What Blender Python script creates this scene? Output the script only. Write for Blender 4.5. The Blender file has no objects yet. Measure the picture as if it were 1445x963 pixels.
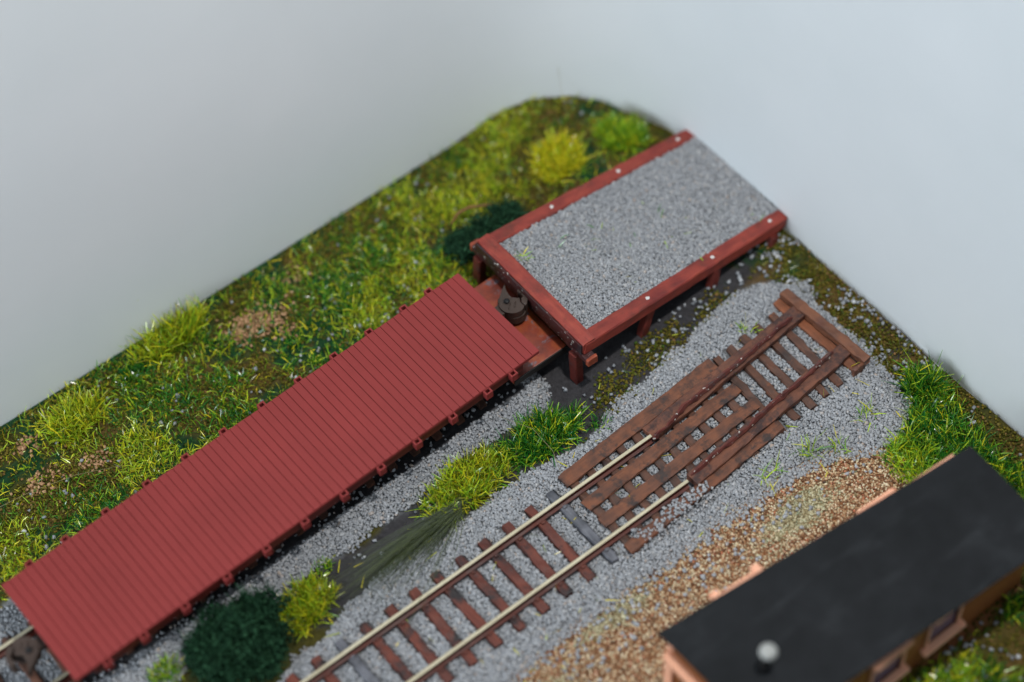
import bpy, bmesh, math, random
import numpy as np
from mathutils import Vector, Matrix, Euler

# ------------------------------------------------------------------ scene: units are centimetres
S = bpy.context.scene
S.unit_settings.system = 'METRIC'
S.unit_settings.scale_length = 0.01
COL = S.collection
rng = np.random.default_rng(7)
random.seed(7)

# ------------------------------------------------------------------ camera
CAMLOC = np.array([-17.3154, -22.3734, 48.5433])
PITCH, YAW, ROLL, FPX = math.radians(54.8046), math.radians(55.3329), math.radians(-4.3514), 2960.69
def cam_axes():
    cp, sp, cy, sy = math.cos(PITCH), math.sin(PITCH), math.cos(YAW), math.sin(YAW)
    f = np.array([cp*cy, cp*sy, -sp]); r = np.array([sy, -cy, 0.0]); u = np.cross(r, f)
    c, s = math.cos(ROLL), math.sin(ROLL)
    return f, c*r + s*u, -s*r + c*u
_f, _r, _u = cam_axes()
cd = bpy.data.cameras.new('camera')
cam = bpy.data.objects.new('camera', cd); COL.objects.link(cam)
M = Matrix.Identity(4)
for i in range(3):
    M[i][0], M[i][1], M[i][2], M[i][3] = _r[i], _u[i], -_f[i], CAMLOC[i]
cam.matrix_world = M
cd.sensor_fit = 'HORIZONTAL'; cd.sensor_width = 36.0
cd.lens = FPX/1445.0*36.0
cd.clip_start = 1.0; cd.clip_end = 1000.0
cd.dof.use_dof = True
cd.dof.focus_distance = 57.8
cd.dof.aperture_fstop = 0.043       # units are centimetres, so f/4.3 reads 0.043
cd.dof.aperture_blades = 7
S.camera = cam

# ------------------------------------------------------------------ light
w = bpy.data.worlds.new('World'); S.world = w; w.use_nodes = True
bg = w.node_tree.nodes['Background']
bg.inputs[0].default_value = (0.78, 0.89, 1.0, 1); bg.inputs[1].default_value = 0.185
def area_lamp(name, loc, target, size, power, col):
    ld = bpy.data.lights.new(name, 'AREA'); ld.shape = 'DISK'; ld.size = size; ld.energy = power; ld.color = col
    o = bpy.data.objects.new(name, ld); COL.objects.link(o)
    o.location = loc
    o.rotation_euler = (Vector(target)-Vector(loc)).to_track_quat('-Z', 'Y').to_euler()
    return o
area_lamp('key_lamp', (8, -8, 63), (2, 3, 0), 3.6, 29500, (1.0, 0.975, 0.93))      # ceiling lamp, above the near side of the layout
area_lamp('window_light', (-62, 1, 24), (11, 3, 6), 30.0, 34000, (0.86, 0.94, 1.0))   # cool window light from the left

S.view_settings.view_transform = 'Standard'; S.view_settings.look = 'None'
S.view_settings.exposure = -0.13; S.view_settings.gamma = 1.0
S.cycles.max_bounces = 6; S.cycles.diffuse_bounces = 3; S.cycles.glossy_bounces = 3
S.cycles.use_denoising = True
S.cycles.sample_clamp_indirect = 4.0

# ------------------------------------------------------------------ materials
def srgb(r, g, b):
    f = lambda v: (v/255/12.92) if v/255 <= 0.04045 else ((v/255+0.055)/1.055)**2.4
    return (f(r), f(g), f(b), 1)
class NT:
    def __init__(s, name, rough=0.6, spec=0.4, metal=0.0):
        s.m = bpy.data.materials.new(name); s.m.use_nodes = True
        s.t = s.m.node_tree; s.b = s.t.nodes['Principled BSDF']
        s.b.inputs['Roughness'].default_value = rough
        s.b.inputs['Specular IOR Level'].default_value = spec
        s.b.inputs['Metallic'].default_value = metal
        s._co = None
    def n(s, t, **k):
        o = s.t.nodes.new(t)
        for a, v in k.items(): setattr(o, a, v)
        return o
    def l(s, a, b): s.t.links.new(a, b)
    def coord(s, scale=(1, 1, 1), rnd=True):
        tc = s.n('ShaderNodeTexCoord'); mp = s.n('ShaderNodeMapping'); mp.inputs['Scale'].default_value = scale
        if rnd:
            oi = s.n('ShaderNodeObjectInfo'); mu = s.n('ShaderNodeMath', operation='MULTIPLY'); mu.inputs[1].default_value = 57.0
            s.l(oi.outputs['Random'], mu.inputs[0])
            ad = s.n('ShaderNodeVectorMath', operation='ADD')
            s.l(tc.outputs['Object'], ad.inputs[0]); s.l(mu.outputs[0], ad.inputs[1]); s.l(ad.outputs[0], mp.inputs[0])
        else:
            s.l(tc.outputs['Object'], mp.inputs[0])
        return mp.outputs[0]
    def noise(s, co, scale, detail=4, rough=0.6, dist=0.0):
        n = s.n('ShaderNodeTexNoise'); n.inputs['Scale'].default_value = scale; n.inputs['Detail'].default_value = detail
        n.inputs['Roughness'].default_value = rough; n.inputs['Distortion'].default_value = dist
        s.l(co, n.inputs['Vector']); return n.outputs['Fac']
    def ramp(s, fac, stops, interp='LINEAR'):
        r = s.n('ShaderNodeValToRGB'); cr = r.color_ramp; cr.interpolation = interp
        while len(cr.elements) < len(stops): cr.elements.new(0.5)
        for e, (p, c) in zip(cr.elements, stops): e.position = p; e.color = c
        s.l(fac, r.inputs[0]); return r.outputs[0]
    def mix(s, fac, a, b, mode='MIX'):
        m = s.n('ShaderNodeMix', data_type='RGBA', blend_type=mode)
        for v, i in ((fac, 0), (a, 6), (b, 7)):
            if hasattr(v, 'links'): s.l(v, m.inputs[i])
            else: m.inputs[i].default_value = v
        return m.outputs[2]
    def base(s, c):
        if hasattr(c, 'links'): s.l(c, s.b.inputs['Base Color'])
        else: s.b.inputs['Base Color'].default_value = c
    def bump(s, h, strength=0.3, dist=0.05):
        b = s.n('ShaderNodeBump'); b.inputs['Strength'].default_value = strength; b.inputs['Distance'].default_value = dist
        s.l(h, b.inputs['Height']); s.l(b.outputs[0], s.b.inputs['Normal'])
    def rough(s, v): s.l(v, s.b.inputs['Roughness'])

def g(v): return (v, v, v, 1)

def wood(name, dark, mid, light, stretch, patch=None, rough=0.6, spec=0.35, scale=2.2, patch_lo=0.56, specks=0.0):
    """painted / stained model timber: grain along one axis, blotches, optional patches and pale chips"""
    m = NT(name, rough, spec)
    gco = m.coord(stretch); co = m.coord((1, 1, 1))
    grain = m.noise(gco, scale*3, 6, 0.65, 0.4)
    blot = m.noise(co, scale, 5, 0.6)
    c = m.ramp(grain, [(0.3, dark), (0.5, mid), (0.72, light)])
    c2 = m.ramp(blot, [(0.35, dark), (0.6, light)])
    c = m.mix(0.45, c, c2)
    if patch:
        pf = m.ramp(m.noise(m.coord((1, 1, 1)), scale*0.8, 4, 0.7), [(patch_lo-0.03, g(0)), (patch_lo+0.10, g(1))])
        c = m.mix(pf, c, patch)
    if specks:
        sf = m.ramp(m.noise(m.coord((1, 1, 1)), 9.0, 3, 0.5), [(1-specks, g(0)), (1-specks+0.03, g(1))])
        c = m.mix(sf, c, srgb(190, 186, 180))
    m.base(c)
    m.rough(m.ramp(blot, [(0.3, g(rough-0.12)), (0.7, g(rough+0.15))]))
    m.bump(grain, 0.35, 0.04)
    return m.m

def island(name, stops, rough=0.7, spec=0.3, transl=0.0):
    m = NT(name, rough, spec)
    ge = m.n('ShaderNodeNewGeometry')
    m.base(m.ramp(ge.outputs['Random Per Island'], stops))
    return m.m

M_grav = island('ballast_stone', [(0.0, srgb(132, 135, 140)), (0.3, srgb(149, 152, 157)), (0.85, srgb(160, 163, 168)), (0.96, srgb(174, 175, 177)), (1.0, srgb(168, 154, 144))], 0.75, 0.25)
M_pale = island('pale_chip', [(0.0, srgb(118, 122, 128)), (0.8, srgb(150, 154, 160)), (1.0, srgb(200, 203, 207))], 0.6, 0.4)
M_sand = island('sand_grain', [(0.0, srgb(88, 60, 42)), (0.22, srgb(142, 104, 76)), (0.48, srgb(172, 134, 100)), (0.66, srgb(196, 172, 138)), (0.90, srgb(218, 208, 180)), (0.96, srgb(190, 116, 86)), (1.0, srgb(70, 60, 50))], 0.8, 0.2)
M_sandp = island('pale_sand_grain', [(0.0, srgb(120, 104, 74)), (0.4, srgb(168, 158, 124)), (0.8, srgb(206, 200, 170)), (1.0, srgb(128, 138, 112))], 0.8, 0.2)
M_crumb = island('turf_crumb', [(0.0, srgb(56, 60, 20)), (0.4, srgb(92, 86, 32)), (0.7, srgb(116, 102, 42)), (0.9, srgb(66, 92, 32)), (1.0, srgb(140, 106, 68))], 0.9, 0.1)
M_bare = island('pinkish_earth', [(0.0, srgb(140, 104, 74)), (1.0, srgb(186, 150, 116))], 0.85, 0.1)
M_leaf = island('bush_foliage', [(0.0, srgb(14, 38, 24)), (0.5, srgb(26, 60, 40)), (1.0, srgb(52, 92, 64))], 0.8, 0.15)

def fibre_mat(name, stops):
    m = NT(name, 0.24, 0.8)
    ge = m.n('ShaderNodeNewGeometry')
    m.base(m.ramp(ge.outputs['Random Per Island'], stops))
    m.b.inputs['Transmission Weight'].default_value = 0.0
    return m.m
YEL, YG, GR, DG, OL = srgb(232, 212, 40), srgb(178, 206, 44), srgb(98, 156, 38), srgb(26, 102, 38), srgb(140, 128, 36)
M_fy = fibre_mat('yellow_fibre', [(0, OL), (0.25, YEL), (0.6, YG), (0.85, YEL), (1, GR)])
M_ft = fibre_mat('yellow_green_fibre', [(0, OL), (0.22, YG), (0.42, GR), (0.60, YEL), (0.76, YG), (0.88, OL), (1, DG)])
M_fm = fibre_mat('mixed_fibre', [(0, DG), (0.25, GR), (0.55, YG), (0.8, GR), (0.9, YEL), (1, YG)])
M_fg = fibre_mat('green_fibre', [(0, DG), (0.45, srgb(24, 96, 28)), (0.75, GR), (0.92, YG), (1, YEL)])
M_fo = fibre_mat('olive_fibre', [(0, srgb(34, 42, 18)), (0.6, srgb(52, 64, 26)), (1, srgb(78, 88, 40))])
M_thread = NT('pale_thread', 0.4, 0.4); M_thread.base(srgb(150, 140, 100)); M_thread = M_thread.m

SX, SY = (0.16, 1.4, 1.4), (1.4, 0.16, 1.4)
M_ramp = wood('red_stained_timber', srgb(86, 32, 28), srgb(126, 43, 39), srgb(150, 66, 50), SX, patch=srgb(92, 44, 36), patch_lo=0.6, rough=0.5, scale=1.3)
M_rampY = wood('red_stained_header', srgb(94, 36, 30), srgb(134, 48, 43), srgb(154, 70, 54), SY, patch=srgb(98, 46, 38), patch_lo=0.6, rough=0.5, scale=1.3)
M_grime_shade = wood('grimy_shaded_timber', srgb(32, 22, 24), srgb(50, 30, 32), srgb(80, 36, 34), SY, patch=srgb(42, 42, 46), rough=0.42, scale=1.3, specks=0.35)  # grime tone, darkened further to carry the shade on the header front
M_post = wood('post_timber', srgb(54, 26, 24), srgb(88, 34, 30), srgb(118, 48, 38), (1.4, 1.4, 0.2), patch=srgb(62, 52, 52), rough=0.5, scale=1.5, patch_lo=0.6)
M_block = wood('orange_timber_end', srgb(96, 42, 30), srgb(134, 60, 40), srgb(156, 78, 52), SY, rough=0.5, scale=1.5)
M_plank = wood('brown_plank', srgb(62, 40, 32), srgb(98, 60, 44), srgb(128, 80, 56), SX, patch=srgb(52, 42, 40), rough=0.6, scale=2.4, patch_lo=0.53)
M_oldsl = wood('dark_sleeper', srgb(46, 36, 34), srgb(72, 52, 44), srgb(108, 68, 50), SY, patch=srgb(140, 80, 48), rough=0.6, scale=1.4, patch_lo=0.66)
M_redsl = wood('red_brown_sleeper', srgb(56, 28, 24), srgb(88, 42, 34), srgb(114, 60, 46), SY, patch=srgb(38, 34, 36), rough=0.55, scale=1.3, patch_lo=0.54)
M_greysl = wood('grey_sleeper', srgb(48, 50, 56), srgb(78, 80, 88), srgb(118, 120, 128), SY, rough=0.5, scale=2.0)
M_beam = wood('rusty_beam', srgb(66, 40, 34), srgb(98, 60, 46), srgb(124, 78, 58), SX, patch=srgb(56, 38, 36), rough=0.62, scale=2.4, patch_lo=0.52, specks=0.24)
M_ridge = wood('rust_strip', srgb(54, 28, 28), srgb(84, 40, 38), srgb(112, 58, 48), SX, patch=srgb(74, 60, 58), rough=0.62, scale=3.0, specks=0.36)
M_cross = wood('orange_brown_beam', srgb(60, 40, 34), srgb(96, 60, 44), srgb(124, 78, 54), SY, patch=srgb(92, 56, 44), rough=0.55, scale=1.6)
M_lower = wood('orange_sleeper', srgb(70, 46, 34), srgb(112, 66, 44), srgb(142, 84, 54), SY, patch=srgb(70, 50, 44), rough=0.6, scale=1.3, patch_lo=0.6)

def rail_head():
    m = NT('nickel_rail_head', 0.38, 0.5, 0.35)
    co = m.coord((0.15, 1, 1)); m.base(m.ramp(m.noise(co, 6, 5, 0.6), [(0.3, srgb(168, 158, 132)), (0.7, srgb(206, 198, 172))])); return m.m
M_head = rail_head()
M_web = wood('rust_rail_side', srgb(50, 18, 14), srgb(72, 28, 20), srgb(104, 46, 32), SX, rough=0.5, scale=2.0, specks=0.2)

def plastic(name, c, rough, var=0.12, bump=0.06):
    m = NT(name, rough, 0.22)
    co = m.coord((1, 1, 1), False); n = m.noise(co, 0.5, 6, 0.7); f = m.noise(co, 38, 2, 0.5)
    lo = tuple(v*(1-var) for v in c[:3]) + (1,); hi = tuple(min(1, v*(1+var)) for v in c[:3]) + (1,)
    m.base(m.ramp(n, [(0.3, lo), (0.7, hi)]))
    m.rough(m.ramp(n, [(0.3, g(rough-0.05)), (0.7, g(rough+0.07))]))
    m.bump(f, bump, 0.01); return m.m
M_car = plastic('oxide_red_plastic', srgb(129, 49, 48), 0.58, 0.08)
M_cardk = plastic('oxide_red_underframe', srgb(92, 36, 31), 0.5)
M_black = plastic('black_metal', srgb(34, 32, 32), 0.5)
M_coup = plastic('dark_brown_coupler', srgb(66, 55, 50), 0.42, 0.18, 0.1)
M_pin = plastic('black_pin', srgb(28, 28, 30), 0.35)

def rusty_plate():
    m = NT('rusty_plate_paint', 0.38, 0.5)
    co = m.coord((1, 1, 1), False)
    n = m.noise(co, 1.4, 5, 0.65); p = m.noise(m.coord((1, 1.3, 1), False), 1.7, 6, 0.7, 0.3)
    c = m.ramp(n, [(0.3, srgb(84, 38, 30)), (0.5, srgb(132, 54, 34)), (0.7, srgb(164, 84, 40))])
    c = m.mix(m.ramp(p, [(0.56, g(0)), (0.63, g(1))]), c, srgb(112, 100, 108))
    m.base(c); m.bump(p, 0.15, 0.02); return m.m
M_plate = rusty_plate()

def roof_mat():
    m = NT('black_roof_card', 0.75, 0.12)
    co = m.coord((1, 1, 1), False); n = m.noise(co, 0.55, 6, 0.65); s = m.noise(m.coord((0.25, 1.2, 1), False), 1.6, 4, 0.6)
    c = m.ramp(n, [(0.3, srgb(22, 24, 26)), (0.55, srgb(31, 33, 36)), (0.75, srgb(44, 47, 50))])
    sf = m.ramp(s, [(0.58, g(0)), (0.76, g(0.2))])
    d = m.ramp(m.noise(co, 16, 2, 0.5), [(0.76, g(0)), (0.8, g(0.6))])
    c = m.mix(sf, c, srgb(74, 78, 82)); c = m.mix(d, c, srgb(96, 100, 104))
    m.base(c); m.bump(n, 0.15, 0.1); return m.m
M_roof = roof_mat()
M_copper = plastic('copper_plastic', srgb(232, 172, 142), 0.4, 0.1, 0.05)
M_wallgold = plastic('copper_brown_wall', srgb(136, 84, 48), 0.45, 0.12, 0.05)
M_glass = NT('dark_window_pane', 0.08, 0.8); M_glass.base(srgb(44, 62, 98)); M_glass = M_glass.m
M_cap = plastic('pale_grey_metal', srgb(156, 158, 156), 0.4, 0.06, 0.04)
M_nail = plastic('white_painted_nail', srgb(206, 202, 200), 0.4, 0.05, 0.02)

def backdrop_mat():
    m = NT('white_backdrop', 0.55, 0.3)
    co = m.coord((1, 1, 1), False)
    n = m.noise(co, 0.25, 3, 0.5); f = m.noise(co, 14, 3, 0.6)
    m.base(m.ramp(n, [(0.3, (0.72, 0.765, 0.795, 1)), (0.7, (0.755, 0.795, 0.825, 1))])); m.bump(f, 0.03, 0.02); return m.m
M_back = backdrop_mat()
M_smudge = NT('grey_smudge', 0.6, 0.2); M_smudge.base((0.36, 0.37, 0.41, 1)); M_smudge = M_smudge.m

# ------------------------------------------------------------------ object helpers
def link(name, me, mats, parent=None, loc=(0, 0, 0)):
    o = bpy.data.objects.new(name, me); COL.objects.link(o)
    for m in (mats if isinstance(mats, (list, tuple)) else [mats]): me.materials.append(m)
    o.location = loc
    if parent: o.parent = parent
    return o
def tag(o, label=None, cat=None, group=None, kind=None):
    for k, v in (('label', label), ('category', cat), ('group', group), ('kind', kind)):
        if v: o[k] = v
    return o
def thing(name, label, cat, loc=(0, 0, 0), rz=0.0, group=None):
    o = bpy.data.objects.new(name, None); COL.objects.link(o); o.empty_display_size = 0.3
    o.location = loc; o.rotation_euler = (0, 0, rz)
    return tag(o, label, cat, group)
def children(o): return [c for c in bpy.data.objects if c.parent == o]
def copy_tree(o, parent=None):
    c = o.copy(); COL.objects.link(c)
    if parent: c.parent = parent
    for ch in children(o): copy_tree(ch, c)
    return c
def mesh_np(name, V, F, nper):
    """fast mesh from arrays; all faces have nper corners"""
    me = bpy.data.meshes.new(name)
    V = np.ascontiguousarray(V, np.float32).reshape(-1, 3); F = np.ascontiguousarray(F, np.int32).reshape(-1, nper)
    me.vertices.add(len(V)); me.vertices.foreach_set('co', V.ravel())
    me.loops.add(F.size); me.loops.foreach_set('vertex_index', F.ravel())
    me.polygons.add(len(F)); me.polygons.foreach_set('loop_start', np.arange(0, F.size, nper, dtype=np.int32))
    me.polygons.foreach_set('loop_total', np.full(len(F), nper, np.int32))
    me.update(calc_edges=True); me.validate()
    return me
def from_bm(name, bm, smooth=False):
    bmesh.ops.recalc_face_normals(bm, faces=bm.faces)
    me = bpy.data.meshes.new(name); bm.to_mesh(me); bm.free()
    if smooth:
        for p in me.polygons: p.use_smooth = True
    return me
def bm_box(bm, x0, x1, y0, y1, z0, z1, bevel=0.02, jit=0.0):
    r = bmesh.ops.create_cube(bm, size=1.0); vs = r['verts']
    for v in vs:
        v.co = Vector((x0 if v.co.x < 0 else x1, y0 if v.co.y < 0 else y1, z0 if v.co.z < 0 else z1))
        if jit: v.co += Vector([random.uniform(-jit, jit) for _ in range(3)])
    if bevel:
        es = list({e for v in vs for e in v.link_edges})
        bmesh.ops.bevel(bm, geom=es, offset=bevel, segments=2, profile=0.6, affect='EDGES')
def boxes(name, lst, mat, parent, bevel=0.02, jit=0.0):
    bm = bmesh.new()
    for b in lst: bm_box(bm, *b, bevel=bevel, jit=jit)
    return link(name, from_bm(name, bm), mat, parent)
def bm_timber(bm, A, B, wd, ht, seg=10, jit=0.012, ch=0.03, up=(0, 0, 1), wob=0.0):
    """irregular timber from A to B (centre line), chamfered section of width wd and height ht"""
    A, B = Vector(A), Vector(B); d = (B-A).normalized(); upv = Vector(up); s = d.cross(upv).normalized(); t = s.cross(d).normalized()
    hw, hh = wd/2, ht/2
    sec = [(-hw+ch, -hh), (hw-ch, -hh), (hw, -hh+ch), (hw, hh-ch), (hw-ch, hh), (-hw+ch, hh), (-hw, hh-ch), (-hw, -hh+ch)]
    rings = []; off = 0.0
    for i in range(seg+1):
        p = A.lerp(B, i/seg); off = off*0.7 + random.gauss(0, 1)*wob
        ring = []
        for (a, b) in sec:
            k = 0.96 if i in (0, seg) else 1.0
            ring.append(bm.verts.new(p + s*(a*k+off+random.gauss(0, jit)) + t*(b*k+random.gauss(0, jit*0.6)) + d*(random.gauss(0, jit*1.2) if i in (0, seg) else 0)))
        rings.append(ring)
    for i in range(seg):
        for j in range(8): bm.faces.new((rings[i][j], rings[i][(j+1) % 8], rings[i+1][(j+1) % 8], rings[i+1][j]))
    bm.faces.new(list(reversed(rings[0]))); bm.faces.new(rings[-1])
def timber(name, A, B, wd, ht, mat, parent, **k):
    bm = bmesh.new(); bm_timber(bm, A, B, wd, ht, **k)
    return link(name, from_bm(name, bm), mat, parent)
def bm_tube(bm, pts, rad, n=8, caps=True, squash=1.0):
    pts = [Vector(p) for p in pts]; rings = []
    rads = rad if isinstance(rad, (list, tuple)) else [rad]*len(pts)
    for i, p in enumerate(pts):
        d = (pts[min(i+1, len(pts)-1)]-pts[max(i-1, 0)]).normalized()
        a = Vector((0, 0, 1)) if abs(d.z) < 0.95 else Vector((1, 0, 0))
        s = d.cross(a).normalized(); t = s.cross(d)
        rings.append([bm.verts.new(p + (s*math.cos(q)+t*math.sin(q)*squash)*rads[i]) for q in [2*math.pi*k/n for k in range(n)]])
    for i in range(len(pts)-1):
        for j in range(n): bm.faces.new((rings[i][j], rings[i][(j+1) % n], rings[i+1][(j+1) % n], rings[i+1][j]))
    if caps: bm.faces.new(list(reversed(rings[0]))); bm.faces.new(rings[-1])
def tube(name, pts, rad, mat, parent=None, n=8, squash=1.0):
    bm = bmesh.new(); bm_tube(bm, pts, rad, n, True, squash)
    return link(name, from_bm(name, bm, True), mat, parent)
def bm_prism(bm, poly, z0, z1, bevel=0.0):
    a = [bm.verts.new((x, y, z0)) for x, y in poly]; b = [bm.verts.new((x, y, z1)) for x, y in poly]
    n = len(poly); fs = [bm.faces.new(list(reversed(a))), bm.faces.new(b)]
    for i in range(n): fs.append(bm.faces.new((a[i], a[(i+1) % n], b[(i+1) % n], b[i])))
    if bevel:
        es = [e for e in fs[1].edges]
        bmesh.ops.bevel(bm, geom=es, offset=bevel, segments=2, profile=0.6, affect='EDGES')

# ------------------------------------------------------------------ numpy scatter helpers
def vnoise(x, y, scale, seed):
    r = np.random.default_rng(seed); T = r.random((64, 64))
    u, v = np.asarray(x)/scale+100.3, np.asarray(y)/scale+100.7
    i, j = np.floor(u).astype(int), np.floor(v).astype(int); a, b = u-i, v-j
    a = a*a*(3-2*a); b = b*b*(3-2*b)
    t = lambda p, q: T[p % 64, q % 64]
    return (t(i, j)*(1-a)+t(i+1, j)*a)*(1-b)+(t(i, j+1)*(1-a)+t(i+1, j+1)*a)*b
def fbm(x, y, scale, seed, o=4):
    s = 0; w_ = 0
    for k in range(o): s = s+vnoise(x, y, scale/2**k, seed+k)*0.5**k; w_ += 0.5**k
    return s/w_
def sdist(x, y, poly):
    """signed distance to a polygon, positive inside"""
    P = np.array(poly, float); x = np.asarray(x, float); y = np.asarray(y, float)
    d = np.full(x.shape, 1e9); ins = np.zeros(x.shape, bool); n = len(P)
    for i in range(n):
        a, b = P[i], P[(i+1) % n]; e = b-a
        t = np.clip(((x-a[0])*e[0]+(y-a[1])*e[1])/(e@e+1e-12), 0, 1)
        d = np.minimum(d, np.hypot(x-a[0]-t*e[0], y-a[1]-t*e[1]))
        c = ((a[1] > y) != (b[1] > y)) & (x < (b[0]-a[0])*(y-a[1])/(b[1]-a[1]+1e-12)+a[0]); ins ^= c
    return np.where(ins, d, -d)
def jgrid(x0, x1, y0, y1, sp):
    X, Y = np.meshgrid(np.arange(x0, x1, sp), np.arange(y0, y1, sp))
    X = X.ravel()+rng.uniform(-.5, .5, X.size)*sp; Y = Y.ravel()+rng.uniform(-.5, .5, Y.size)*sp
    return X, Y
def smooth(a, lo, hi): t = np.clip((a-lo)/(hi-lo), 0, 1); return t*t*(3-2*t)
CUBE = np.array([[-1, -1, -1], [1, -1, -1], [1, 1, -1], [-1, 1, -1], [-1, -1, 1], [1, -1, 1], [1, 1, 1], [-1, 1, 1]], float)
CF = np.array([[0, 3, 2, 1], [4, 5, 6, 7], [0, 1, 5, 4], [1, 2, 6, 5], [2, 3, 7, 6], [3, 0, 4, 7]])
def rand_rot(n):
    q = rng.normal(size=(n, 4)); q /= np.linalg.norm(q, axis=1)[:, None]; w_, x, y, z = q.T
    return np.stack([np.stack([1-2*(y*y+z*z), 2*(x*y-z*w_), 2*(x*z+y*w_)], 1), np.stack([2*(x*y+z*w_), 1-2*(x*x+z*z), 2*(y*z-x*w_)], 1), np.stack([2*(x*z-y*w_), 2*(y*z+x*w_), 1-2*(x*x+y*y)], 1)], 1)
def stones_mesh(name, P, size, flat=0.7):
    """angular chips: eight jittered corners each"""
    n = len(P); size = np.broadcast_to(size, (n,))
    V = CUBE[None]*np.array([1.0, 0.8, flat])*(1+rng.normal(0, 0.28, (n, 8, 3)))
    V *= (size*rng.uniform(0.7, 1.3, n))[:, None, None]*0.5
    V = np.einsum('nij,nkj->nki', rand_rot(n), V)+P[:, None, :]
    F = CF[None]+(np.arange(n)*8)[:, None, None]
    return mesh_np(name, V, F, 4)
def blades_mesh(name, P, length, width, lean, az=None, curl=0.35):
    """grass fibres: bent ribbons of two segments rooted at P"""
    n = len(P); length = np.broadcast_to(length, (n,))*rng.uniform(0.4, 1.3, n)
    th = np.abs(rng.normal(0, 1, n))*lean; th = np.minimum(th, 1.45)
    az = rng.uniform(0, 2*np.pi, n) if az is None else az
    h = np.stack([np.cos(az), np.sin(az), np.zeros(n)], 1); z = np.array([0, 0, 1.0])
    s = np.stack([-np.sin(az), np.cos(az), np.zeros(n)], 1)
    tw = rng.uniform(0, np.pi, n)
    d1 = h*np.sin(th)[:, None]+z*np.cos(th)[:, None]; th2 = np.minimum(th+rng.uniform(0, curl*2, n), 1.6)
    d2 = h*np.sin(th2)[:, None]+z*np.cos(th2)[:, None]
    nrm = np.cross(d1, s); wv = s*np.cos(tw)[:, None]+nrm*np.sin(tw)[:, None]
    wd = (width*rng.uniform(0.7, 1.3, n))[:, None]*0.5
    p1 = P+d1*(length*0.55)[:, None]; p2 = p1+d2*(length*0.45)[:, None]
    V = np.stack([P-wv*wd, P+wv*wd, p1+wv*wd*0.9, p1-wv*wd*0.9, p2+wv*wd*0.35, p2-wv*wd*0.35], 1)
    F = np.array([[0, 1, 2, 3], [3, 2, 4, 5]])[None]+(np.arange(n)*6)[:, None, None]
    return mesh_np(name, V, F, 4)

# ------------------------------------------------------------------ the setting: backdrop
XW, YW = 11.08, 13.06
BOT, TOP = -1.2, 34.0
def backdrop():
    Ls, n = 10.2, 60; q = np.linspace(0, 1, n); th = (math.pi/2)*(q*q*(3-2*q))      # turning angle eases in and out
    px = np.concatenate([[0], np.cumsum(np.cos(0.5*(th[1:]+th[:-1])))])*Ls/(n-1); py = -np.concatenate([[0], np.cumsum(np.sin(0.5*(th[1:]+th[:-1])))])*Ls/(n-1)
    sx = XW-px[-1]
    path = [(x, YW) for x in np.linspace(-60, sx-0.4, 20)]+[(sx+a, YW+b) for a, b in zip(px, py)]+[(XW, y) for y in np.linspace(YW+py[-1]-0.4, -55, 20)]
    print('corner inset', min((XW-x)+(YW-y) for x, y in path)/2**0.5)
    P = np.array(path); d = np.gradient(P, axis=0); d /= np.linalg.norm(d, axis=1)[:, None]
    N = np.stack([d[:, 1], -d[:, 0]], 1)*-1          # outward
    bm = bmesh.new(); rows = []
    # cove at the foot: the card starts under the scenery edge and sweeps up
    for i, (p, nn) in enumerate(zip(P, N)):
        side = np.clip((nn[0]-0.05)/0.6, 0, 1)           # 1 on the right, 0 on the left
        rc = 0.05
        prof = [(-3.0, -0.62), (-0.03, -0.62)] + [(rc*math.sin(a)-0.02, -0.62+rc*(1-math.cos(a))) for a in np.linspace(0.2, math.pi/2, 7)] + [(rc-0.02, z) for z in (1.5, 3, 6, 10, 16, 24, TOP)]
        rows.append([bm.verts.new((p[0]+nn[0]*o, p[1]+nn[1]*o, z)) for o, z in prof])
    for i in range(len(rows)-1):
        for j in range(len(rows[0])-1): bm.faces.new((rows[i][j], rows[i+1][j], rows[i+1][j+1], rows[i][j+1]))
    me = from_bm('backdrop', bm, True)
    o = link('backdrop', me, M_back)
    so = o.modifiers.new('thickness', 'SOLIDIFY'); so.thickness = 0.1; so.offset = 0
    tag(o, 'smooth white card backdrop curving round behind the scenery corner', 'backdrop', kind='structure')
    return o
back = backdrop()
# small marks on the card
tube('scratch', [(3.98+0.0, YW+0.06, 3.62), (4.15, YW+0.06, 3.3), (4.5, YW+0.06, 3.2), (4.9, YW+0.06, 3.35), (5.25, YW+0.06, 3.62), (5.45, YW+0.06, 4.1), (5.6, YW+0.06, 4.6)], [0.01, 0.022, 0.028, 0.022, 0.02, 0.016, 0.008], M_back, back)

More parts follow.
